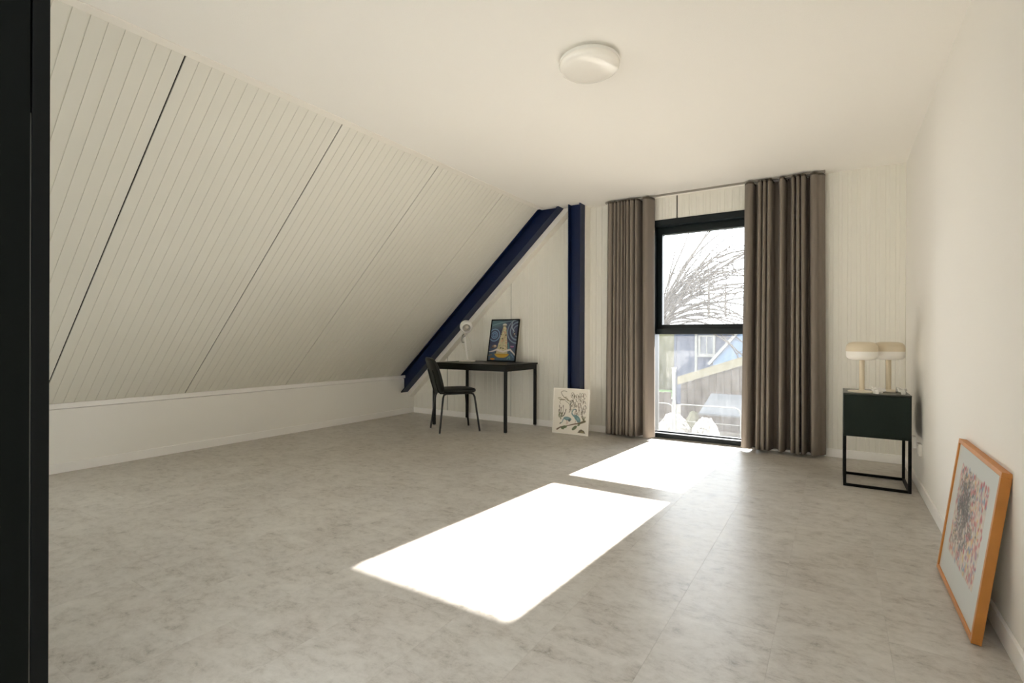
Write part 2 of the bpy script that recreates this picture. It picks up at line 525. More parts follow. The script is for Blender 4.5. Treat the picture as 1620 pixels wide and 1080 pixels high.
MB().box(WX0 - 0.0, WX1 + 0.0, 5.262, 5.300, -0.004, 0.006, 0.001).build('threshold_strip', M_rail, win, world=True)

# ------------------------------------------------------------------ blue steel portal beside the window
def i_section(depth, width, tf, tw):
    """in plane: p along the depth, q along the flange width"""
    return [(0, 0), (0, width), (tf, width), (tf, width/2 + tw/2), (depth - tf, width/2 + tw/2), (depth - tf, width), (depth, width),
            (depth, 0), (depth - tf, 0), (depth - tf, width/2 - tw/2), (tf, width/2 - tw/2), (tf, 0)]
CX0, CX1, CY0, CY1 = -2.457, -2.314, 5.022, 5.148
col = MB().prism([(CX0 + p, CY0 + q) for p, q in i_section(CX1 - CX0, CY1 - CY0, 0.010, 0.008)], 'z', 0, H)
co = col.build('steel_column', M_blue)
tag(co, 'upright dark blue steel I-column left of the curtains', 'column')
# the rafter: local p = distance from roof, q = Y; swept along the slope
sec = i_section(0.176, 0.130, 0.011, 0.008)
mb = MB(); vs = []
for X in (XL - 0.03, XS + 0.40):
    for p, q in sec:
        vs.append((X + nx*p, 5.030 + q, zs(X) + nz*p))
# cut the ends: slide each vertex along the slope to the wall or ceiling plane
n_ = len(sec); out = []
for idx, (x, y, z) in enumerate(vs):
    if idx < n_:
        t = (XL - 0.02) - x; out.append((x + t, y, z + t*SL))
    else:
        t = (H + 0.0) - z; out.append((x + t/SL, y, z + t))
fs = [tuple(range(n_))[::-1], tuple(range(n_, 2*n_))] + [(i, (i+1) % n_, n_ + (i+1) % n_, n_ + i) for i in range(n_)]
ro = mb.add(out, fs).build('steel_rafter', M_blue)
tag(ro, 'sloping dark blue steel I-beam under the roof panels above the desk', 'beam')
# pale timber behind the rafter and behind the column
o0, o1 = 0.0, 0.232
def cutx(p, hi):
    # intersection of the offset line (distance p below the slope) with the knee wall or the ceiling
    bx, bz = XL + nx*p, ZK + nz*p
    if hi: t = (H - bz)/SL; return (bx + t, H)
    t = XL - bx; return (XL, bz + t*SL)
pa, pb, pc, pd = cutx(o1, False), cutx(o1, True), cutx(o0, True), cutx(o0, False)
pb = (min(pb[0], CX0 - 0.002), pb[1])
b_ = XL + nx*o1
zcol = (ZK + nz*o1) + (CX0 - 0.002 - b_)*SL
poly = [pa, (CX0 - 0.002, min(H, zcol)), (CX0 - 0.002, H), pc, pd] if zcol < H else [pa, pb, pc, pd]
struct(MB().prism(poly, 'y', 5.165, YE).build('trim_2', M_trim), 'sloping pale timber behind the blue rafter')
struct(MB().box(CX0 + 0.002, CX1 + 0.006, CY1 + 0.002, YE, 0, H).build('trim_3', M_trim), 'upright pale timber behind the blue column')

# ------------------------------------------------------------------ curtains and rail
rail = thing('curtain_rail', 'slim metal curtain rail fixed to the ceiling above the window', 'curtain rail', (-1.07, 5.165, H))
MB().box(-2.075, -0.085, 5.155, 5.177, H - 0.016, H, 0.002).build('track', M_rail, rail, world=True)
for x in (-2.077, -0.083):
    MB().box(x - 0.004, x + 0.004, 5.152, 5.180, H - 0.018, H, 0.002).build('end_cap', M_rail, rail, world=True)
def catmull(P, n=6):
    P = [Vector((*p, 0)) for p in P]
    Q = [2*P[0] - P[1]] + P + [2*P[-1] - P[-2]]
    out = []
    for i in range(1, len(Q) - 2):
        p0, p1, p2, p3 = Q[i-1:i+3]
        for k in range(n):
            t = k / n
            out.append(0.5*((2*p1) + (p2 - p0)*t + (2*p0 - 5*p1 + 4*p2 - p3)*t*t + (3*p1 - p0 - 3*p2 + p3)*t**3))
    out.append(P[-1])
    return [(p.x, p.y) for p in out]
def curtain(label, ridges, first, last, seed):
    r = random.Random(seed)
    pts = list(first)
    gap0 = None
    for i, (a, b) in enumerate(ridges):
        f = 5.108 + r.uniform(-0.007, 0.007)
        wd = b - a
        e_ = 0.05 if wd < 0.055 else 0.035
        pts += [(a + wd*0.01, f + e_), (a + wd*0.16, f + 0.010), (a + wd*0.5, f - 0.004), (a + wd*0.84, f + 0.010), (b - wd*0.01, f + e_)]
        if i < len(ridges) - 1:
            g = ridges[i+1][0] - b
            bk = 5.225 if g < 0.02 else 5.252
            m = (b + ridges[i+1][0]) / 2
            if g < 0.02: pts.append((m, bk))
            else: pts += [(b + g*0.02, bk - 0.04), (b + g*0.2, bk - 0.004), (m, bk), (ridges[i+1][0] - g*0.2, bk - 0.004), (ridges[i+1][0] - g*0.02, bk - 0.04)]
    pts += list(last)
    curve = catmull(pts, 4)
    xm = (ridges[0][0] + ridges[-1][1]) / 2
    root = thing('curtain', label, 'curtain', (xm, 5.16, 0), group='curtains at the window')
    zt, zb = H - 0.0185, 0.022
    zsn = [zt, zt - 0.03, zt - 0.3, 1.9, 1.4, 0.9, 0.45, 0.12, zb]
    vs = []; n = len(curve)
    ph = r.uniform(0, 6)
    for z in zsn:
        k = (zt - z) / (zt - zb)
        for i, (x, y) in enumerate(curve):
            vs.append((xm + (x - xm)*(1 + 0.06*k) + 0.004*k*math.sin(i*0.35 + ph) - 0.004*k, 5.16 + (y - 5.16)*(1 + 0.02*k) + 0.004*k*math.sin(i*0.21 + 2*ph + 3*k), z))
    fs = [(a*n + i, a*n + i + 1, (a+1)*n + i + 1, (a+1)*n + i) for a in range(len(zsn) - 1) for i in range(n - 1)]
    fab = MB().add(vs, fs).build('fabric', M_curtain, root, world=True, smooth=True)
    so = fab.modifiers.new('thickness', 'SOLIDIFY'); so.thickness = 0.003; so.offset = 0
    # heading tape along the top, and a glider for every fold
    vs = []
    for z in (H - 0.0175, H - 0.036):
        for x, y in curve:
            vs.append((x, 5.16 + (y - 5.16)*1.03, z))
    tape = MB().add(vs, [(i, i + 1, n + i + 1, n + i) for i in range(n - 1)]).build('heading_tape', M_curtain_d, root, world=True, smooth=True)
    so = tape.modifiers.new('thickness', 'SOLIDIFY'); so.thickness = 0.004; so.offset = 0
    gm = MB().box(-0.004, 0.004, -0.004, 0.004, -0.014, 0.006).mesh('glider', M_white)
    for a, b in ridges:
        g = put('glider', gm, root); g.location = ((a + b)/2 - xm, 5.166 - 5.16, H - 0.0225)
    return root
LR = [(-2.041, -1.985), (-1.978, -1.943), (-1.936, -1.905), (-1.898, -1.871), (-1.864, -1.840), (-1.834, -1.806), (-1.800, -1.759), (-1.753, -1.713), (-1.668, -1.600)]
RR = [(-0.702, -0.639), (-0.603, -0.566), (-0.561, -0.530), (-0.525, -0.484), (-0.429, -0.384), (-0.335, -0.306), (-0.296, -0.267), (-0.262, -0.224), (-0.191, -0.130)]
curtain('taupe wave curtain gathered left of the window beside the blue column', LR, [(-2.047, 5.225), (-2.046, 5.19)], [(-1.578, 5.185), (-1.570, 5.215)], 3)
curtain('taupe wave curtain gathered right of the window beside the side table', RR, [(-0.714, 5.205), (-0.713, 5.17)], [(-0.108, 5.165), (-0.090, 5.20), (-0.082, 5.225)], 5)

# ------------------------------------------------------------------ ceiling lamp
M_opal = mat('opal_diffuser', (243, 240, 233), 0.25, coat=0.3)
cl = thing('ceiling_lamp', 'round white opal ceiling lamp', 'lamp', (-1.085, 2.462, H))
MB().lathe([(0, 0), (0.132, 0), (0.134, -0.006), (0.134, -0.018), (0, -0.018)], 56).build('mounting_plate', M_white, cl, smooth=True)
MB().lathe([(0.134, -0.012), (0.150, -0.013), (0.154, -0.017), (0.155, -0.029), (0.153, -0.034)], 56).build('trim_ring', M_white, cl, smooth=True)
MB().lathe([(0.154, -0.030), (0.156, -0.037), (0.154, -0.049), (0.146, -0.060), (0.130, -0.070), (0.102, -0.078), (0.06, -0.083), (0, -0.0845)], 56).build('diffuser', M_opal, cl, smooth=True)

# ------------------------------------------------------------------ desk
M_desk = mat('desk_black', (17, 20, 18), 0.4, spec=0.25)
M_foot = mat('foot_glide', (190, 188, 180), 0.5)
dk = thing('desk', 'black rectangular metal desk against the end wall', 'desk', (-3.475, 4.905, 0))
DXa, DXb, DYa, DYb, DZ = -3.995, -2.950, 4.565, 5.245, 0.742
MB().box(DXa, DXb, DYa, DYb, DZ - 0.020, DZ, 0.003).build('desk_top', M_desk, dk, world=True)
ap = MB()
ap.box(DXa + 0.012, DXb - 0.012, DYa + 0.012, DYa + 0.030, DZ - 0.075, DZ - 0.020, 0.002)
MB.build(ap, 'front_apron', M_desk, dk, world=True)
MB().box(DXa + 0.012, DXb - 0.012, DYb - 0.030, DYb - 0.012, DZ - 0.075, DZ - 0.020, 0.002).build('back_apron', M_desk, dk, world=True)
for x in (DXa + 0.012, DXb - 0.030):
    MB().box(x, x + 0.018, DYa + 0.030, DYb - 0.030, DZ - 0.075, DZ - 0.020, 0.002).build('side_apron', M_desk, dk, world=True)
for x in (DXa + 0.010, DXb - 0.042):
    for y in (DYa + 0.008, DYb - 0.040):
        lg = MB().box(x, x + 0.032, y, y + 0.032, 0.014, DZ - 0.020, 0.006).build('leg', M_desk, dk, world=True)
        MB().lathe([(0, 0), (0.013, 0), (0.013, 0.015), (0, 0.015)], 12, (x + 0.016, y + 0.016, 0)).build('foot', M_foot, lg, world=True)

# ------------------------------------------------------------------ chair (local: +Y is the way the sitter faces)
M_leather = mat('chair_black_leather', (20, 22, 20), 0.45, bump=0.15, bscale=220, spec=0.3)
M_tube = mat('chair_tube', (17, 19, 19), 0.35)
ch = thing('dining_chair', 'black padded chair with tubular legs at the desk', 'chair', (-3.585, 4.490, 0), (0, 0, math.radians(-35.0)))
def rounded_pad(hx, hy, z0, z1, cx=0, cy=0, p=3.2, crown=0.012, n=40):
    """cushion with a superellipse outline"""
    prof = [(0.93, z0), (0.985, z0 + (z1 - z0)*0.25), (1.0, z0 + (z1 - z0)*0.5), (0.985, z0 + (z1 - z0)*0.75), (0.94, z1), (0.75, z1 + crown*0.6), (0.4, z1 + crown)]
    vs = []; fs = []
    for s, z in prof:
        for k in range(n):
            a = 2*math.pi*k/n
            c, d = math.cos(a), math.sin(a)
            vs.append((cx + hx*s*math.copysign(abs(c)**(2/p), c), cy + hy*s*math.copysign(abs(d)**(2/p), d), z))
    m = len(prof)
    for i in range(m - 1):
        for k in range(n):
            fs.append((i*n + k, i*n + (k+1) % n, (i+1)*n + (k+1) % n, (i+1)*n + k))
    fs += [tuple(range(n))[::-1], tuple(range((m-1)*n, m*n))]
    return MB().add(vs, fs)
rounded_pad(0.205, 0.205, 0.430, 0.468, cy=0.015).build('seat', M_leather, ch, smooth=True)
# backrest: a curved upright pad leaning backwards
def back_pad(z0, z1, hw, thick, y_at, p=3.0, n=36):
    zc, hz = (z0 + z1)/2, (z1 - z0)/2
    vs = []; fs = []
    layers = [(0.90, -thick/2), (0.985, -thick*0.3), (1.0, 0), (0.985, thick*0.3), (0.90, thick/2), (0.6, thick*0.58), (0.25, thick*0.6)]
    for s, off in layers:
        for k in range(n):
            a = 2*math.pi*k/n
            c, d = math.cos(a), math.sin(a)
            x = hw*s*math.copysign(abs(c)**(2/p), c)
            z = zc + hz*s*math.copysign(abs(d)**(2/p), d)
            vs.append((x, y_at(z) + off + 0.55*x*x, z))
    m = len(layers)
    for i in range(m - 1):
        for k in range(n):
            fs.append((i*n + k, i*n + (k+1) % n, (i+1)*n + (k+1) % n, (i+1)*n + k))
    fs += [tuple(range(n))[::-1], tuple(range((m-1)*n, m*n))]
    return MB().add(vs, fs)
ylean = lambda z: -0.190 - (z - 0.44)*0.26 - 0.10*max(0, z - 0.66)
back_pad(0.425, 0.815, 0.195, 0.044, ylean, p=4.2).build('backrest', M_leather, ch, smooth=True)
for s in (-1, 1):
    # one bent tube each side: rear leg - seat rail - front leg
    xr = 0.150*s; xt = 0.200*s
    P = [(xt, -0.225, 0.006), (xr + 0.012*s, -0.178, 0.38), (xr, -0.165, 0.412), (xr, -0.135, 0.424), (xr, 0.0, 0.424), (xr, 0.135, 0.424), (xr, 0.165, 0.412), (xr + 0.012*s, 0.178, 0.38), (xt, 0.225, 0.006)]
    rear = P[:5]; front = P[4:]
    l1 = MB().tube(rear, 0.011, 10).build('leg', M_tube, ch, smooth=True)
    l2 = MB().tube(front, 0.011, 10).build('leg', M_tube, ch, smooth=True)
    for l, pp in ((l1, P[0]), (l2, P[-1])):
        MB().lathe([(0, 0), (0.011, 0), (0.011, 0.012), (0, 0.012)], 12, (pp[0], pp[1], 0)).build('foot_cap', M_foot, l)
    # upright that carries the backrest
    MB().tube([(0.10*s, -0.12, 0.422), (0.10*s, -0.19, 0.424), (0.10*s, -0.215, 0.45), (0.10*s, ylean(0.55) - 0.028, 0.55), (0.10*s, ylean(0.68) - 0.026, 0.68)], 0.008, 8).build('back_support', M_tube, ch, smooth=True)
for y in (-0.11, 0.12):
    MB().tube([(-0.150, y, 0.420), (0.150, y, 0.420)], 0.008, 8).build('cross_bar', M_tube, ch, smooth=True)

# ------------------------------------------------------------------ desk lamp
M_lampw = mat('lamp_white', (244, 242, 237), 0.35)
M_lampg = mat('lamp_inner', (196, 190, 178), 0.5)
M_chrome = mat('chrome', (150, 148, 142), 0.25, metal=1.0)
lamp = thing('desk_lamp', 'small white desk lamp with ball head on the desk', 'lamp', (-3.800, 4.995, DZ))
MB().lathe([(0, 0), (0.098, 0), (0.100, 0.004), (0.098, 0.012), (0.06, 0.018), (0.02, 0.022), (0, 0.022)], 36).build('base', M_lampw, lamp, smooth=True)
MB().tube([(0.010, 0, 0.018), (-0.018, 0.0, 0.17), (-0.040, 0, 0.300)], [0.012, 0.0115, 0.011], 12).build('stem', M_lampw, lamp, smooth=True)
MB().tube([(-0.040, 0, 0.235), (-0.072, -0.004, 0.228), (-0.080, -0.006, 0.260), (-0.068, -0.006, 0.310), (-0.050, -0.004, 0.335)], 0.006, 8).build('arm', M_chrome, lamp, smooth=True)
MB().lathe([(0, -0.012), (0.012, -0.012), (0.012, 0.012), (0, 0.012)], 14, (-0.042, 0, 0.300)).build('knuckle', M_chrome, lamp, smooth=True)
# ball head, its mouth turned towards the window side of the desk
hd = Vector((0.62, -0.70, -0.34)).normalized()
rotm = Vector((0, 0, 1)).rotation_difference(hd).to_matrix().to_4x4()
R_ = 0.078
def sph(r, a0, a1, k=12): return [(r*math.sin(math.radians(a0 + (a1 - a0)*i/k)), r*math.cos(math.radians(a0 + (a1 - a0)*i/k))) for i in range(k + 1)]
head = bpy.data.objects.new('head', None)
hm = MB().lathe(sph(R_, 180, 42, 14) + [(R_*math.sin(math.radians(42)) - 0.004, R_*math.cos(math.radians(42)) - 0.001)] + sph(R_ - 0.004, 44, 176, 12), 36)
hm.v = [tuple(rotm @ Vector(p) + Vector((-0.012, -0.004, 0.425))) for p in hm.v]
ho = hm.build('head', M_lampw, lamp, smooth=True)
bpy.data.objects.remove(head)
bm_ = MB().lathe([(0.0, -0.02)] + sph(0.034, 150, 0, 8), 20)
bm_.v = [tuple(rotm @ (Vector(p) + Vector((0, 0, 0.022))) + Vector((-0.012, -0.004, 0.425))) for p in bm_.v]
bm_.build('bulb', M_lampg, ho, smooth=True)
def smooth_path(P, n=8):
    P = [Vector(p) for p in P]
    Q = [2*P[0] - P[1]] + P + [2*P[-1] - P[-2]]
    out = []
    for i in range(1, len(Q) - 2):
        p0, p1, p2, p3 = Q[i-1:i+3]
        for k in range(n):
            t = k/n
            out.append(0.5*((2*p1) + (p2 - p0)*t + (2*p0 - 5*p1 + 4*p2 - p3)*t*t + (3*p1 - p0 - 3*p2 + p3)*t**3))
    out.append(P[-1])
    return out
M_cable = mat('cable_pale', (214, 208, 196), 0.5)
MB().tube(smooth_path([(-0.055, 0, 0.335), (-0.100, 0.01, 0.28), (-0.090, 0.02, 0.20), (-0.03, 0.02, 0.13), (0.05, 0.01, 0.15), (0.055, 0.0, 0.22), (0.02, 0.0, 0.30), (-0.02, 0, 0.35)]), 0.0022, 6).build('cable', M_cable, lamp, smooth=True)
MB().tube(smooth_path([(-0.095, 0.0, 0.006), (-0.125, 0.02, 0.005), (-0.155, 0.05, 0.005), (-0.178, 0.10, 0.005), (-0.18, 0.20, 0.005)]), 0.0028, 6).build('cable', M_cable, lamp, smooth=True)

# ------------------------------------------------------------------ prints: painted into a colour attribute of a fine grid
class Canvas:
    def __init__(self, w, h, aspect):
        self.w, self.h, self.a = w, h, aspect           # aspect = width / height
        self.u, self.v = np.meshgrid(np.linspace(0, 1, w), np.linspace(0, 1, h))
        self.c = np.zeros((h, w, 3))
    def fill(self, col): self.c[:] = col
    def mixin(self, k, col, al=1.0):
        k = np.clip(k, 0, 1)[..., None]*al
        self.c = self.c*(1 - k) + np.array(col, float)*k
    def ell(self, x, y, rx, ry, col, al=1.0, rot=0.0, soft=0.12):
        dx = (self.u - x)*self.a; dy = self.v - y
        c, s = math.cos(rot), math.sin(rot)
        px, py = dx*c + dy*s, -dx*s + dy*c
        d = np.sqrt((px/(rx*self.a))**2 + (py/ry)**2)
        self.mixin((1 - d)/soft + 0.5, col, al)
    def line(self, pts, wd, col, al=1.0):
        best = np.full(self.u.shape, 9.0)
        U, V = self.u*self.a, self.v
        wds = wd if isinstance(wd, (list, tuple)) else [wd]*len(pts)
        for (p, q), (w0, w1) in zip(zip(pts, pts[1:]), zip(wds, wds[1:])):
            x0, y0, x1, y1 = p[0]*self.a, p[1], q[0]*self.a, q[1]
            L2 = (x1-x0)**2 + (y1-y0)**2 + 1e-12
            t = np.clip(((U-x0)*(x1-x0) + (V-y0)*(y1-y0))/L2, 0, 1)
            d = np.hypot(U - x0 - t*(x1-x0), V - y0 - t*(y1-y0))/(w0 + (w1 - w0)*t)
            best = np.minimum(best, d)
        self.mixin((1 - best)*1.6 + 0.3, col, al)
    def ring(self, x, y, r, wd, col, al=1.0, a0=0, a1=360):
        n = 26
        self.line([(x + r*math.cos(math.radians(a0 + (a1-a0)*i/n))/self.a, y + r*math.sin(math.radians(a0 + (a1-a0)*i/n))) for i in range(n + 1)], wd, col, al)
    def poly(self, pts, col, al=1.0):
        ins = np.zeros(self.u.shape, bool)
        for (x0, y0), (x1, y1) in zip(pts, pts[1:] + pts[:1]):
            if y0 == y1: continue
            cr = ((y0 > self.v) != (y1 > self.v)) & (self.u < (x1 - x0)*(self.v - y0)/(y1 - y0) + x0)
            ins ^= cr
        self.mixin(ins.astype(float), col, al)
    def mesh(self, name, wd, ht, rough=0.5, coat=0.0):
        """upright sheet in local XZ, facing -Y, lower left corner at the origin"""
        w, h = self.w, self.h
        vs = [(wd*i/(w-1), 0, ht*(1 - j/(h-1))) for j in range(h) for i in range(w)]
        fs = [(j*w + i, (j+1)*w + i, (j+1)*w + i + 1, j*w + i + 1) for j in range(h - 1) for i in range(w - 1)]
        me = bpy.data.meshes.new(name)
        me.from_pydata(vs, [], fs)
        at = me.color_attributes.new('print', 'FLOAT_COLOR', 'POINT')
        c = np.clip(self.c, 0, 255)/255.0
        c = np.where(c <= 0.04045, c/12.92, ((c + 0.055)/1.055)**2.4)
        buf = np.ones((w*h, 4), np.float32); buf[:, :3] = c.reshape(-1, 3)
        at.data.foreach_set('color', buf.ravel())
        m = bpy.data.materials.new(name)
        m.use_nodes = True
        n = m.node_tree.nodes
        a = n.new('ShaderNodeVertexColor'); a.layer_name = 'print'
        m.node_tree.links.new(a.outputs[0], n['Principled BSDF'].inputs['Base Color'])
        n['Principled BSDF'].inputs['Roughness'].default_value = rough
        n['Principled BSDF'].inputs['Coat Weight'].default_value = coat
        n['Principled BSDF'].inputs['Coat Roughness'].default_value = 0.05
        me.materials.append(m)
        return me
def arc(x, y, rx, ry, a0, a1, n=12):
    return [(x + rx*math.cos(math.radians(a0 + (a1-a0)*i/n)), y + ry*math.sin(math.radians(a0 + (a1-a0)*i/n))) for i in range(n + 1)]

# picture frame: local X right, Z up, faces -Y, bottom front edge on the local X axis
def picture(name, label, loc, rotz, lean, wd, ht, depth, border, m_frame, canvas, rough=0.5, coat=0.0, recess=0.004, m_side=None):
    root = thing(name, label, 'picture', (loc[0], loc[1], loc[2] + depth*math.sin(lean) + 0.0005), (-lean, 0, rotz))
    m_side = m_side or m_frame
    MB().box(0, wd, 0, depth, 0, border, 0.0012).build('frame_bottom', m_frame, root)
    MB().box(0, wd, 0, depth, ht - border, ht, 0.0012).build('frame_top', m_frame, root)
    MB().box(0, border, 0, depth, border, ht - border, 0.0012).build('frame_side', m_side, root)
    MB().box(wd - border, wd, 0, depth, border, ht - border, 0.0012).build('frame_side', m_side, root)
    MB().box(border*0.6, wd - border*0.6, recess + 0.002, depth - 0.003, border*0.6, ht - border*0.6).build('backing_board', M_trim, root)
    me = canvas.mesh('print_sheet', wd - 2*border + 0.002, ht - 2*border + 0.002, rough, coat)
    p = put('print_sheet', me, root); p.location = (border - 0.001, recess, border - 0.001)
    return root

# --- night scene poster on the desk
cv = Canvas(90, 124, 0.40/0.52)
cv.fill((60, 64, 90))
cv.ell(0.5, 1.0, 0.9, 0.32, (78, 106, 126), 0.8, soft=0.8)
cv.ell(0.05, 0.05, 0.5, 0.16, (92, 124, 130), 0.8, soft=0.9)
cv.line([(0.05, 0.12), (0.3, 0.07), (0.6, 0.03), (0.9, 0.01)], 0.012, (130, 158, 160), 0.8)
for r_, w_ in ((0.150, 0.014), (0.085, 0.012), (0.045, 0.010)):
    cv.ring(0.15, 0.37, r_, w_, (128, 164, 196), 0.9, 200, 520)
cv.ell(0.15, 0.37, 0.12, 0.09, (92, 124, 160), 0.5, soft=0.7)
for r_, w_ in ((0.30, 0.016), (0.22, 0.020), (0.14, 0.016)):
    cv.ring(1.02, 0.27, r_, w_, (136, 158, 172), 0.85, 95, 265)
cv.ring(1.0, 0.12, 0.18, 0.014, (170, 180, 190), 0.8, 120, 260)
cv.ell(0.88, 0.36, 0.05, 0.05, (60, 56, 62), 0.8)
cv.ell(0.90, 0.34, 0.025, 0.02, (200, 180, 160), 0.8)
cone = [(0.47, 0.12), (0.53, 0.12), (0.60, 0.30), (0.66, 0.55), (0.72, 0.84), (0.27, 0.84), (0.34, 0.58), (0.42, 0.30)]
cv.poly(cone, (186, 176, 142))
cv.ell(0.5, 0.115, 0.075, 0.035, (208, 202, 190))
cv.ell(0.5, 0.14, 0.09, 0.016, (120, 108, 88), 0.8)
rp = random.Random(4)
for _ in range(80):
    y = rp.uniform(0.18, 0.80); hw = 0.05 + (y - 0.12)*0.27
    x = 0.5 + rp.uniform(-hw, hw)*0.85
    col = rp.choice([(212, 200, 160), (160, 150, 128), (196, 140, 120), (150, 158, 120), (220, 210, 180), (170, 130, 100)])
    cv.ell(x, y, rp.uniform(0.012, 0.04), rp.uniform(0.008, 0.03), col, 0.6, rp.uniform(0, 3), 0.6)
for x, y in ((0.47, 0.46), (0.44, 0.69), (0.53, 0.70), (0.40, 0.36), (0.26, 0.80), (0.58, 0.37)):
    cv.ell(x, y, 0.024, 0.018, (58, 52, 44), 0.85)
cv.ell(0.20, 0.65, 0.09, 0.035, (150, 128, 110), 0.9); cv.ell(0.22, 0.64, 0.04, 0.02, (214, 190, 170)); cv.ell(0.12, 0.68, 0.05, 0.02, (92, 74, 66))
cv.line([(0.70, 0.56), (0.74, 0.66), (0.75, 0.74)], 0.016, (90, 150, 156), 0.8)
cv.line([(0.80, 0.645), (0.92, 0.645)], 0.009, (206, 140, 190)); cv.line([(0.82, 0.675), (0.90, 0.672)], 0.01, (140, 60, 110))
cv.line([(0.02, 0.79), (0.15, 0.77), (0.30, 0.73), (0.42, 0.76), (0.55, 0.785), (0.68, 0.75), (0.80, 0.73), (0.90, 0.79), (1.0, 0.86)], [0.012, 0.018, 0.028, 0.03, 0.024, 0.028, 0.026, 0.02, 0.02], (214, 206, 200))
cv.poly(arc(0.50, 0.83, 0.27, 0.105, 0, 180, 16), (206, 164, 62))
cv.line([(0.23, 0.84), (0.50, 0.86), (0.77, 0.84)], 0.010, (170, 126, 44), 0.6)
cv.line([(0.72, 0.96), (0.80, 0.90), (0.83, 0.96)], 0.014, (120, 180, 160), 0.7)
cv.line([(0.85, 0.84), (0.95, 0.92)], 0.014, (110, 150, 178), 0.8); cv.line([(0.02, 0.88), (0.12, 0.86)], 0.012, (170, 120, 60), 0.7)
cv.ell(0.17, 0.965, 0.09, 0.022, (226, 148, 36))
picture('framed_poster', 'black framed colourful night poster of a tall pale cone leaning on desk', (-3.603, 5.128, DZ), 0, math.atan(0.105/0.51), 0.408, 0.522, 0.016, 0.014, M_black, cv, 0.3)

# --- two blue cranes, a white framed print
cv = Canvas(92, 110, 0.42/0.50)
cv.fill((228, 222, 211))
dk_, gn, bl, br = (62, 54, 40), (92, 104, 70), (104, 136, 140), (88, 68, 44)
rp = random.Random(11)
# branch and leaves
cv.line([(0.12, 0.93), (0.22, 0.875), (0.42, 0.83), (0.60, 0.785), (0.76, 0.755), (0.92, 0.70)], [0.018, 0.014, 0.010, 0.013, 0.016, 0.022], br)
cv.line([(0.78, 0.75), (0.92, 0.70)], 0.026, (92, 86, 54), 0.8)
for x, y, rx, ry, r_ in ((0.33, 0.865, 0.085, 0.032, -0.3), (0.28, 0.90, 0.05, 0.022, 0.3), (0.63, 0.865, 0.09, 0.034, -0.7), (0.75, 0.79, 0.045, 0.02, -0.6)):
    cv.ell(x, y, rx, ry, gn, 0.95, r_)
cv.poly([(0.72, 0.965), (0.77, 0.905), (0.82, 0.885), (0.90, 0.91), (0.945, 0.965)], (98, 86, 62)); cv.ell(0.85, 0.945, 0.06, 0.02, (140, 128, 92))
# right crane, upright
cv.ell(0.70, 0.645, 0.115, 0.052, bl, 1, 0.75); cv.ell(0.74, 0.70, 0.05, 0.045, bl, 1, 0.9)
cv.line([(0.60, 0.60), (0.545, 0.555), (0.545, 0.51), (0.58, 0.465), (0.62, 0.445), (0.655, 0.455)], [0.020, 0.015, 0.011, 0.010, 0.010, 0.010], bl)
cv.line([(0.655, 0.452), (0.665, 0.48), (0.66, 0.505)], [0.013, 0.010, 0.004], (60, 56, 54))
cv.line([(0.66, 0.70), (0.64, 0.77)], 0.006, (150, 120, 100)); cv.line([(0.73, 0.73), (0.72, 0.76)], 0.006, (150, 120, 100))
cv.ell(0.72, 0.66, 0.05, 0.018, (140, 170, 170), 0.8, 0.8)
# left crane, head lowered
cv.ell(0.42, 0.672, 0.115, 0.042, bl, 1, 0.12); cv.ell(0.475, 0.705, 0.035, 0.03, (74, 92, 96), 1)
cv.line([(0.33, 0.655), (0.29, 0.70), (0.275, 0.745), (0.245, 0.775), (0.215, 0.785)], [0.016, 0.012, 0.010, 0.010, 0.011], bl)
cv.line([(0.215, 0.78), (0.20, 0.81)], [0.013, 0.006], (70, 58, 44))
cv.line([(0.40, 0.71), (0.39, 0.80)], 0.006, (170, 130, 110)); cv.line([(0.44, 0.71), (0.43, 0.79)], 0.006, (170, 130, 110))
cv.ell(0.40, 0.66, 0.06, 0.014, (136, 164, 166), 0.8, 0.1)
# reeds and arching grasses
def stem(x0, y0, x1, y1, bend, col, wd=0.006, al=0.85):
    pts = []
    for i in range(9):
        t = i/8
        pts.append((x0 + (x1 - x0)*t + bend*math.sin(math.pi*t), y0 + (y1 - y0)*t))
    cv.line(pts, wd, col, al)
for x0, y0, x1, y1, b_ in ((0.25, 0.62, 0.17, 0.40, -0.02), (0.25, 0.62, 0.28, 0.40, 0.02), (0.26, 0.63, 0.36, 0.48, 0.03), (0.23, 0.63, 0.16, 0.50, -0.03), (0.24, 0.64, 0.22, 0.44, 0.0), (0.26, 0.64, 0.33, 0.56, 0.02)):
    stem(x0, y0, x1, y1, b_, dk_)
    cv.ell(x1, y1, 0.012, 0.03, dk_, 0.8, rp.uniform(-0.4, 0.4))
for x, y in ((0.17, 0.62), (0.22, 0.66), (0.25, 0.58), (0.18, 0.57)):
    cv.ell(x, y, 0.02, 0.045, (104, 108, 76), 0.8, rp.uniform(-0.4, 0.4))
cv.line(arc(0.30, 0.09, 0.09, 0.045, 330, 180, 8) + [(0.24, 0.14), (0.30, 0.19), (0.40, 0.23)], 0.006, dk_, 0.85)
for k_ in range(9):
    x = 0.16 + 0.035*k_; y = 0.21 + 0.012*(k_ % 5)
    cv.ell(x, y + 0.02*math.sin(k_), 0.055, 0.010, (120, 112, 84), 0.7, rp.uniform(-0.3, 0.3))
cv.line([(0.20, 0.27), (0.17, 0.31), (0.20, 0.35)], 0.007, (130, 120, 96), 0.7); cv.line([(0.34, 0.27), (0.42, 0.31), (0.45, 0.34)], 0.006, dk_, 0.7)
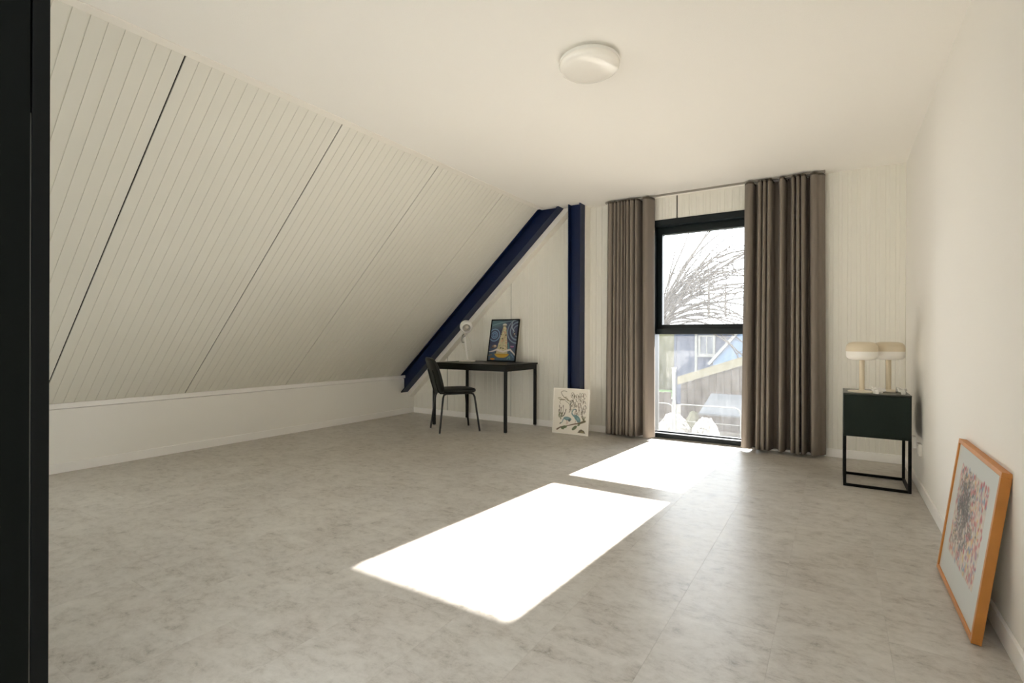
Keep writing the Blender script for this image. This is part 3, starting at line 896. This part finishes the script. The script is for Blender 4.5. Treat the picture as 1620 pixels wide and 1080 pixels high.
for x in (0.50, 0.56, 0.62, 0.68, 0.76, 0.84, 0.90):
    for _ in range(4):
        y0 = rp.uniform(0.06, 0.5)
        cv.line(arc(x + rp.uniform(-0.02, 0.02), y0 + 0.09, rp.uniform(0.025, 0.05), rp.uniform(0.07, 0.10), 180, 350, 9), 0.005, rp.choice([dk_, (92, 84, 64), (112, 92, 74)]), 0.8)
        cv.ell(x + rp.uniform(-0.04, 0.04), y0 + rp.uniform(0.05, 0.12), 0.008, rp.uniform(0.02, 0.045), rp.choice([dk_, (110, 90, 70), (96, 96, 70)]), 0.8, rp.uniform(-0.5, 0.5))
for x0, y0, x1, y1, b_ in ((0.50, 0.28, 0.49, 0.50, 0.0), (0.55, 0.25, 0.60, 0.38, 0.02), (0.72, 0.14, 0.80, 0.26, -0.03), (0.80, 0.56, 0.78, 0.30, 0.02), (0.88, 0.66, 0.86, 0.40, -0.03), (0.74, 0.58, 0.72, 0.32, 0.02)):
    stem(x0, y0, x1, y1, b_, dk_)
for k_ in range(5):
    stem(0.88, 0.70, 0.82 + 0.03*k_, 0.60, 0, (84, 84, 50))
M_wframe = mat('white_frame', (236, 232, 224), 0.5)
picture('framed_print', 'white framed print of two blue cranes leaning on the blue column', (-2.606, 4.950, 0), math.radians(1.2), math.atan(0.042/0.5), 0.418, 0.488, 0.022, 0.010, M_wframe, cv, 0.5, recess=0.0015)

# --- large abstract print in a wooden frame against the right wall
cv = Canvas(150, 130, 0.69/0.59)
cv.fill((214, 218, 214))
u0, u1, v0, v1 = 0.145, 0.845, 0.125, 0.800
cv.poly([(u0, v0), (u1, v0), (u1, v1), (u0, v1)], (206, 198, 186))
rp = random.Random(23)
pal = [(196, 100, 104), (212, 152, 134), (204, 122, 124), (222, 188, 120), (146, 160, 184), (112, 146, 178), (164, 126, 150), (226, 208, 196), (228, 216, 206), (226, 210, 190), (188, 82, 92), (176, 168, 150), (216, 168, 152), (222, 206, 198)]
for _ in range(760):
    x, y = rp.uniform(u0 + 0.008, u1 - 0.008), rp.uniform(v0 + 0.008, v1 - 0.008)
    g = 0.55 if (x < 0.52 and 0.2 < y < 0.7) else 0.85
    cv.ell(x, y, rp.uniform(0.007, 0.019), rp.uniform(0.010, 0.025), rp.choice(pal), g + 0.08, rp.uniform(-0.6, 0.6), 0.5)
for _ in range(240):
    x, y = rp.gauss(0.37, 0.10), rp.gauss(0.42, 0.15)
    if not (u0 + 0.03 < x < u1 - 0.03 and v0 + 0.03 < y < v1 - 0.05): continue
    a = rp.uniform(0, 360)
    cv.line(arc(x, y, rp.uniform(0.008, 0.028), rp.uniform(0.012, 0.04), a, a + rp.uniform(120, 280), 7), rp.uniform(0.004, 0.007), rp.choice([(84, 76, 72), (104, 96, 90), (66, 60, 58)]), 0.85)
for _ in range(60):
    x, y = rp.uniform(0.2, 0.8), rp.uniform(0.18, 0.75)
    cv.line([(x, y), (x + rp.uniform(-0.02, 0.02), y + rp.uniform(0.02, 0.05))], 0.003, (120, 112, 110), 0.6)
M_oak = mat('oak_frame', (196, 130, 58), 0.45, var=0.10, vscale=9)
M_oak_s = M_oak
lean_a = math.asin(0.076/0.588)
picture('framed_artwork', 'wooden framed colourful abstract print leaning on the right wall', (0.386, 2.968, 0), -math.pi/2, lean_a, 0.690, 0.588, 0.028, 0.017, M_oak, cv, 0.35, coat=0.4, recess=0.006)

# ------------------------------------------------------------------ side table in the right corner
M_green = mat('dark_green_lacquer', (20, 31, 26), 0.5, spec=0.2)
M_tabtop = mat('side_table_top', (46, 50, 44), 0.3)
st = thing('side_table', 'dark green box side table on thin black metal frame', 'side table', (0.239, 4.475, 0))
SX0, SX1, SY0, SY1 = 0.048, 0.428, 4.278, 4.672
MB().box(SX0, SX1, SY0 + 0.004, SY1, 0.349, 0.640, 0.002).build('box', M_green, st, world=True)
MB().box(SX0 + 0.004, SX1 - 0.004, SY0, SY0 + 0.004, 0.362, 0.634, 0.001).build('front_panel', M_green, st, world=True)
MB().box(SX0 - 0.001, SX1 + 0.001, SY0 - 0.001, SY1 + 0.001, 0.640, 0.650, 0.002).build('table_top', M_tabtop, st, world=True)
T = 0.018
for x in (SX0, SX1 - T):
    for y in (SY0, SY1 - T):
        MB().box(x, x + T, y, y + T, 0, 0.349, 0.0015).build('leg', M_black, st, world=True)
for y in (SY0, SY1 - T):
    MB().box(SX0 + T, SX1 - T, y, y + T, 0, T, 0.0015).build('bottom_rail', M_black, st, world=True)
for x in (SX0, SX1 - T):
    MB().box(x, x + T, SY0 + T, SY1 - T, 0, T, 0.0015).build('bottom_rail', M_black, st, world=True)

# two mushroom lamps
M_beige = mat('lamp_beige', (214, 201, 176), 0.4)
M_pale = mat('lamp_pale_base', (232, 224, 206), 0.4)
M_opalw = mat('lamp_opal', (240, 237, 230), 0.3)
def mushroom(label, x, y):
    t = thing('table_lamp', label, 'lamp', (x, y, 0.650), group='mushroom lamps on the side table')
    MB().lathe([(0, 0), (0.083, 0), (0.085, 0.003), (0.083, 0.008), (0.030, 0.011), (0.018, 0.016), (0, 0.016)], 40).build('base', M_pale, t, smooth=True)
    MB().lathe([(0, 0.010), (0.0165, 0.010), (0.0165, 0.235), (0, 0.235)], 24).build('stem', M_beige, t, smooth=True)
    sh = MB().lathe([(0.0, 0.228), (0.055, 0.228), (0.078, 0.232), (0.091, 0.245), (0.0955, 0.262), (0.096, 0.290)], 48).build('shade', M_opalw, t, smooth=True)
    MB().lathe([(0.0965, 0.288), (0.0965, 0.312), (0.092, 0.332), (0.080, 0.347), (0.055, 0.355), (0, 0.356)], 48).build('cap', M_beige, t, smooth=True)
    return t
mushroom('beige mushroom lamp at the left front of the side table', 0.158, 4.400)
mushroom('beige mushroom lamp behind, nearest the right wall', 0.322, 4.555)
def cord(label, cx, cy, seed, rx, ry, turns, tail):
    r = random.Random(seed)
    P = []
    for i in range(turns*6):
        a = i*1.047 + r.uniform(-0.3, 0.3)
        P.append((cx + rx*math.cos(a)*r.uniform(0.5, 1.0), cy + ry*math.sin(a)*r.uniform(0.5, 1.0), 0.656 + 0.024*r.random() + 0.003*(i % 5)))
    P += tail
    c = thing('lamp_cord', label, 'cord', (cx, cy, 0.650), group='lamp cords on the side table')
    MB().tube(smooth_path(P, 6), 0.0052, 6).build('cord', M_white, c, world=True, smooth=True)
    e = P[-1]
    MB().lathe([(0, 0), (0.012, 0), (0.013, 0.02), (0.006, 0.03), (0, 0.03)], 12, (e[0], e[1], 0.650)).build('plug', M_white, c, world=True, smooth=True)
    return c
cord('bundled white cord between the two mushroom lamps', 0.252, 4.345, 5, 0.040, 0.034, 5, [(0.225, 4.325, 0.655), (0.24, 4.305, 0.655)])
cord('loose white cord at the right rear of the side table', 0.385, 4.440, 8, 0.030, 0.045, 3, [(0.40, 4.40, 0.655), (0.39, 4.36, 0.655)])

# wall sockets
for y, z, lab in ((4.372, 0.286, 'white wall socket nearer the camera, low on the right wall'), (4.655, 0.290, 'white wall socket beside the side table, farther along the right wall')):
    s = thing('wall_socket', lab, 'socket', (XR, y, z), group='sockets on the right wall')
    MB().box(-0.020, 0.0, -0.040, 0.040, -0.040, 0.040, 0.003).build('cover_plate', M_white, s)
    MB().box(-0.024, -0.019, -0.028, 0.028, -0.028, 0.028, 0.002).build('socket_insert', M_white, s)

# ------------------------------------------------------------------ the garden outside (the room is one storey up)
G = -2.7
M_ground = mat('pale_gravel', (112, 106, 94), 0.95, var=0.25, vscale=1.5)
M_grass = mat('grass', (62, 92, 34), 0.95, var=0.25, vscale=3)
M_siding = mat('blue_siding', (44, 56, 78), 0.7, var=0.06, vscale=2)
M_lblue = mat('pale_blue_siding', (92, 114, 138), 0.7)
M_extw = mat('exterior_white', (128, 128, 124), 0.6)
M_roof = mat('grey_roof', (58, 61, 63), 0.8)
M_wood = mat('weathered_wood', (52, 43, 30), 0.9, var=0.3, vscale=6)
M_fascia = mat('pale_fascia', (98, 92, 72), 0.8, var=0.1, vscale=4)
M_pane = mat('house_window_pane', (40, 50, 60), 0.1)
M_bark = mat('bare_branch', (74, 68, 60), 0.9)
M_bark2 = mat('pale_bark', (84, 76, 66), 0.9)
M_mound = mat('white_speckled', (120, 115, 106), 0.95, var=0.75, vscale=11)
M_shrub = mat('olive_shrub', (66, 64, 40), 0.95, var=0.25, vscale=9)
M_wire = mat('fence_wire', (110, 110, 104), 0.6)
struct(MB().box(-40, 40, -40, 60, G - 0.2, G).build('ground', M_ground), 'pale sunlit ground of the garden')
struct(MB().box(-16, -8.3, 26.5, 44, G, G + 0.03).build('lawn', M_grass), 'strip of green lawn beyond the fence')

hs = thing('house', 'blue clad house with white framed window beyond the garden', 'house', (-6, 33, G))
MB().box(-7.82, -2.0, 30, 36, G, 1.75).build('wall', M_siding, hs, world=True)
bd = MB()
for i in range(22):
    z = G + 0.05 + i*0.2
    MB().prism([(29.975, z), (30.0, z), (30.0, z + 0.19), (29.99, z + 0.19)], 'x', -7.82, -2.0).build('clapboard', M_siding, hs, world=True)
MB().prism([(29.6, 1.75), (29.6, 1.86), (33.0, 2.35), (36.4, 1.86), (36.4, 1.75)], 'x', -8.05, -1.8).build('roof', M_roof, hs, world=True)
MB().box(-6.72, -6.58, 29.94, 30.0, G, 1.75).build('corner_trim', M_extw, hs, world=True)
MB().box(-7.86, -7.74, 29.94, 30.0, G, 1.75).build('corner_trim', M_siding, hs, world=True)
wf = MB()
wf.box(-6.52, -5.62, 29.90, 29.98, 0.12, 0.22); wf.box(-6.52, -5.62, 29.90, 29.98, 1.16, 1.26)
wf.box(-6.52, -6.40, 29.90, 29.98, 0.22, 1.16); wf.box(-5.74, -5.62, 29.90, 29.98, 0.22, 1.16); wf.box(-6.10, -6.04, 29.90, 29.98, 0.22, 1.16)
wfo = wf.build('window', M_extw, hs, world=True)
for x in (-6.40, -6.04):
    MB().box(x, x + 0.30, 29.94, 29.96, 0.22, 1.16).build('pane', M_pane, wfo, world=True)
MB().box(-6.58, -5.56, 29.84, 29.98, 0.04, 0.12).build('window_sill', M_extw, wfo, world=True)

h2 = thing('gabled_house', 'pale blue gabled outbuilding with white verge boards', 'house', (-3, 28.5, G))
MB().prism([(-5.05, G), (-0.95, G), (-0.95, -0.05), (-3.0, 2.35), (-5.05, -0.05)], 'y', 26.4, 29.0).build('wall', M_lblue, h2, world=True)
for s in (-1, 1):
    q = [(-3.0, 2.36), (-3.0, 2.56), (-3.0 + s*2.30, -0.15), (-3.0 + s*2.20, -0.24)]
    MB().prism(q, 'y', 26.25, 26.35).build('verge_board', M_extw, h2, world=True)
    MB().prism(q, 'y', 26.35, 29.1).build('roof', M_roof, h2, world=True)

sh = thing('shed', 'brown timber shed with sloping pale roof edge', 'shed', (-3.2, 23, G))
def ztop(x): return -0.80 + (x + 5.55)*0.352
MB().prism([(-5.50, G), (-0.8, G), (-0.8, ztop(-0.8)), (-5.50, ztop(-5.5))], 'y', 22.06, 24.5).build('body', M_wood, sh, world=True)
x = -5.50; j = 0
while x < -0.85:
    x2 = min(x + 0.285, -0.8)
    MB().prism([(x, G), (x2 - 0.015, G), (x2 - 0.015, ztop(x2)), (x, ztop(x))], 'y', 22.03 - 0.008*(j % 2), 22.07).build('plank', M_wood, sh, world=True)
    x = x2; j += 1
MB().prism([(-5.62, ztop(-5.62) - 0.07), (-0.7, ztop(-0.7) - 0.07), (-0.7, ztop(-0.7) + 0.30), (-5.62, ztop(-5.62) + 0.27)], 'y', 21.93, 22.02).build('fascia_board', M_fascia, sh, world=True)
MB().prism([(-5.62, ztop(-5.62) + 0.02), (-0.7, ztop(-0.7) + 0.02), (-0.7, ztop(-0.7) + 0.24), (-5.62, ztop(-5.62) + 0.21)], 'y', 22.02, 24.6).build('roof', M_roof, sh, world=True)

lt = thing('lean_to', 'low grey sheet roof on posts in front of the shed', 'lean-to', (-2.9, 20.5, G))
MB().prism([(19.4, -1.72), (19.4, -1.66), (21.6, -1.14), (21.6, -1.20)], 'x', -4.20, -1.2).build('roof_sheet', M_roof, lt, world=True)
for x in (-4.1, -1.35):
    for y, zt in ((19.5, -1.70), (21.5, -1.22)):
        MB().box(x, x + 0.08, y, y + 0.08, G, zt).build('post', M_wood, lt, world=True)

bf = thing('board_fence', 'weathered brown board fence left of the shed', 'fence', (-6.6, 21, G))
for i in range(9):
    xx = -8.3 + i*0.30
    MB().box(xx, xx + 0.285, 20.98 + 0.01*(i % 2), 21.02 + 0.01*(i % 2), G, -1.16 + 0.02*(i % 3)).build('board', M_wood, bf, world=True)
MB().box(-8.3, -5.6, 21.03, 21.08, -1.5, -1.4).build('fence_rail', M_wood, bf, world=True)

pt = thing('garden_post', 'white post at the corner of the brown fence', 'post', (-6.82, 26.0, G))
MB().box(-6.90, -6.74, 25.92, 26.08, G, -0.46, 0.01).build('shaft', M_extw, pt, world=True)
MB().box(-6.93, -6.71, 25.89, 26.11, -0.46, -0.40, 0.01).build('post_cap', M_extw, pt, world=True)

fn = thing('wire_fence', 'low pale wire garden fence with rounded panel corners', 'fence', (-4.4, 17, G))
def panel_loop(x0, x1, zt):
    r = 0.18
    return [(x0, 17, G)] + [(x0, 17, zt - r)] + [(x0 + r - r*math.cos(a), 17, zt - r + r*math.sin(a)) for a in (0.5, 1.0, 1.57)] + [(x1 - r + r*math.sin(a), 17, zt - r + r*math.cos(a)) for a in (0.0, 0.57, 1.07)] + [(x1, 17, zt - r), (x1, 17, G)]
for x0, x1 in ((-6.45, -4.50), (-4.38, -2.45), (-2.33, -0.4)):
    pn = MB().tube(panel_loop(x0, x1, -1.09), 0.016, 6).build('panel_frame', M_wire, fn, world=True)
    for zz in (-1.62, -2.15):
        MB().tube([(x0, 17, zz), (x1, 17, zz)], 0.008, 5).build('wire', M_wire, pn, world=True)
for x in (-4.44, -2.39):
    MB().box(x - 0.03, x + 0.03, 16.97, 17.03, G, -0.98).build('fence_post', M_wire, fn, world=True)

def mound(name, label, cat, cx, cy, rx, ry, ht, m, seed, group=None):
    bm = bmesh.new()
    bmesh.ops.create_icosphere(bm, subdivisions=4, radius=1)
    r = random.Random(seed); ph = [r.uniform(0, 6) for _ in range(6)]
    for v in bm.verts:
        p = v.co.copy()
        k = 1 + 0.06*math.sin(7*p.x + ph[0]) * math.sin(6*p.y + ph[1]) + 0.035*math.sin(17*p.x + ph[2])*math.sin(19*p.z + ph[3]) + r.uniform(-0.02, 0.02)
        v.co = Vector((p.x*rx*k, p.y*ry*k, max(p.z, -0.15)*ht*0.87*k + ht*0.13))
    o = MB().bm(bm).build(name, m, smooth=True)
    o.location = (cx, cy, G)
    return tag(o, label, cat, group)
mound('garden_mound', 'white speckled rounded mound, the left of two, behind the wire fence', 'mound', -5.00, 19.0, 0.62, 0.6, 1.0, M_mound, 1, 'white mounds in the garden')
mound('garden_mound', 'white speckled rounded mound, the right of two, in front of the grey low roof', 'mound', -3.80, 18.6, 0.50, 0.5, 1.0, M_mound, 2, 'white mounds in the garden')
mound('garden_shrub', 'olive green shrub between the two white mounds', 'shrub', -4.62, 20.4, 0.30, 0.3, 0.95, M_shrub, 3)
mound('hedge', 'tan bushy hedge at the left edge beyond the lawn', 'hedge', -10.9, 39.0, 3.2, 1.4, 4.9, M_shrub, 4)

# bare trees
def branch(mb, p, d, ln, r0, r1, droop, rr, n=7, wob=0.10, sides=4):
    pts = [Vector(p)]; d = Vector(d).normalized()
    for i in range(n):
        d = (d + Vector((rr.uniform(-wob, wob), rr.uniform(-wob, wob), -droop + rr.uniform(-wob, wob)*0.6))).normalized()
        pts.append(pts[-1] + d*ln/n)
    mb.tube(pts, [r0 + (r1 - r0)*i/n for i in range(n + 1)], sides, caps=False)
    return pts
def weeping_tree(label, base, seed, top, nmain, lean):
    rr = random.Random(seed)
    t = thing('bare_tree', label, 'tree', base, group='bare trees beyond the garden')
    tp = Vector((lean, 0, top))
    MB().tube([(0, 0, 0), tp*0.4 + Vector((0.05, 0, 0)), tp], [0.20, 0.15, 0.11], 8).build('trunk', M_bark2, t, smooth=True)
    br_ = MB(); tw = MB()
    for i in range(nmain):
        a = rr.uniform(-0.5, 0.5) + (0 if rr.random() < 0.78 else math.pi)
        up = rr.uniform(0.6, 2.4)
        st_ = tp + Vector((0, 0, rr.uniform(-0.9, 0.1)))
        P = branch(br_, st_, (math.cos(a), math.sin(a)*0.8, up), rr.uniform(4.5, 8.0), rr.uniform(0.045, 0.06), 0.016, rr.uniform(0.04, 0.21), rr, 10)
        for q in P[3:]:
            for _ in range(rr.choice((1, 1, 2))):
                a2 = rr.uniform(0, 6.28)
                Q = branch(tw, q, (math.cos(a2)*0.7 + 0.25, math.sin(a2)*0.7, rr.uniform(-0.1, 0.9)), rr.uniform(0.6, 1.9), 0.019, 0.009, rr.uniform(0.05, 0.22), rr, 5, sides=3)
    br_.build('branches', M_bark, t)
    tag(tw.build('twigs', M_bark, t), kind='stuff')
    return t
weeping_tree('large bare weeping tree arching in from the left', (-8.0, 25.4, G), 5, 4.6, 70, 0.25)
def slim_tree(label, base, seed, ht):
    rr = random.Random(seed)
    t = thing('bare_tree', label, 'tree', base, group='bare trees beyond the garden')
    MB().tube([(0, 0, 0), (0.06, 0, ht*0.5), (0.02, 0, ht)], [0.16, 0.13, 0.05], 7).build('trunk', M_bark2, t, smooth=True)
    br_ = MB(); tw = MB()
    for i in range(26):
        z = ht*rr.uniform(0.5, 1.0)
        a = rr.uniform(0, 6.28)
        P = branch(br_, (0.03, 0, z), (math.cos(a)*0.8, math.sin(a)*0.8, rr.uniform(0.5, 1.4)), rr.uniform(0.7, 1.7), 0.03, 0.012, rr.uniform(0.0, 0.10), rr, 7)
        for q in P[2:]:
            a2 = rr.uniform(0, 6.28)
            branch(tw, q, (math.cos(a2), math.sin(a2), rr.uniform(0.1, 0.9)), rr.uniform(0.3, 0.9), 0.016, 0.009, 0.05, rr, 4, sides=3)
    br_.build('branches', M_bark, t)
    tag(tw.build('twigs', M_bark, t), kind='stuff')
    return t
slim_tree('slim bare tree, left of the two upright trunks', (-7.7, 38.5, G), 9, 8.2)
slim_tree('slim bare tree, right of the two upright trunks', (-6.75, 39.5, G), 12, 7.4)
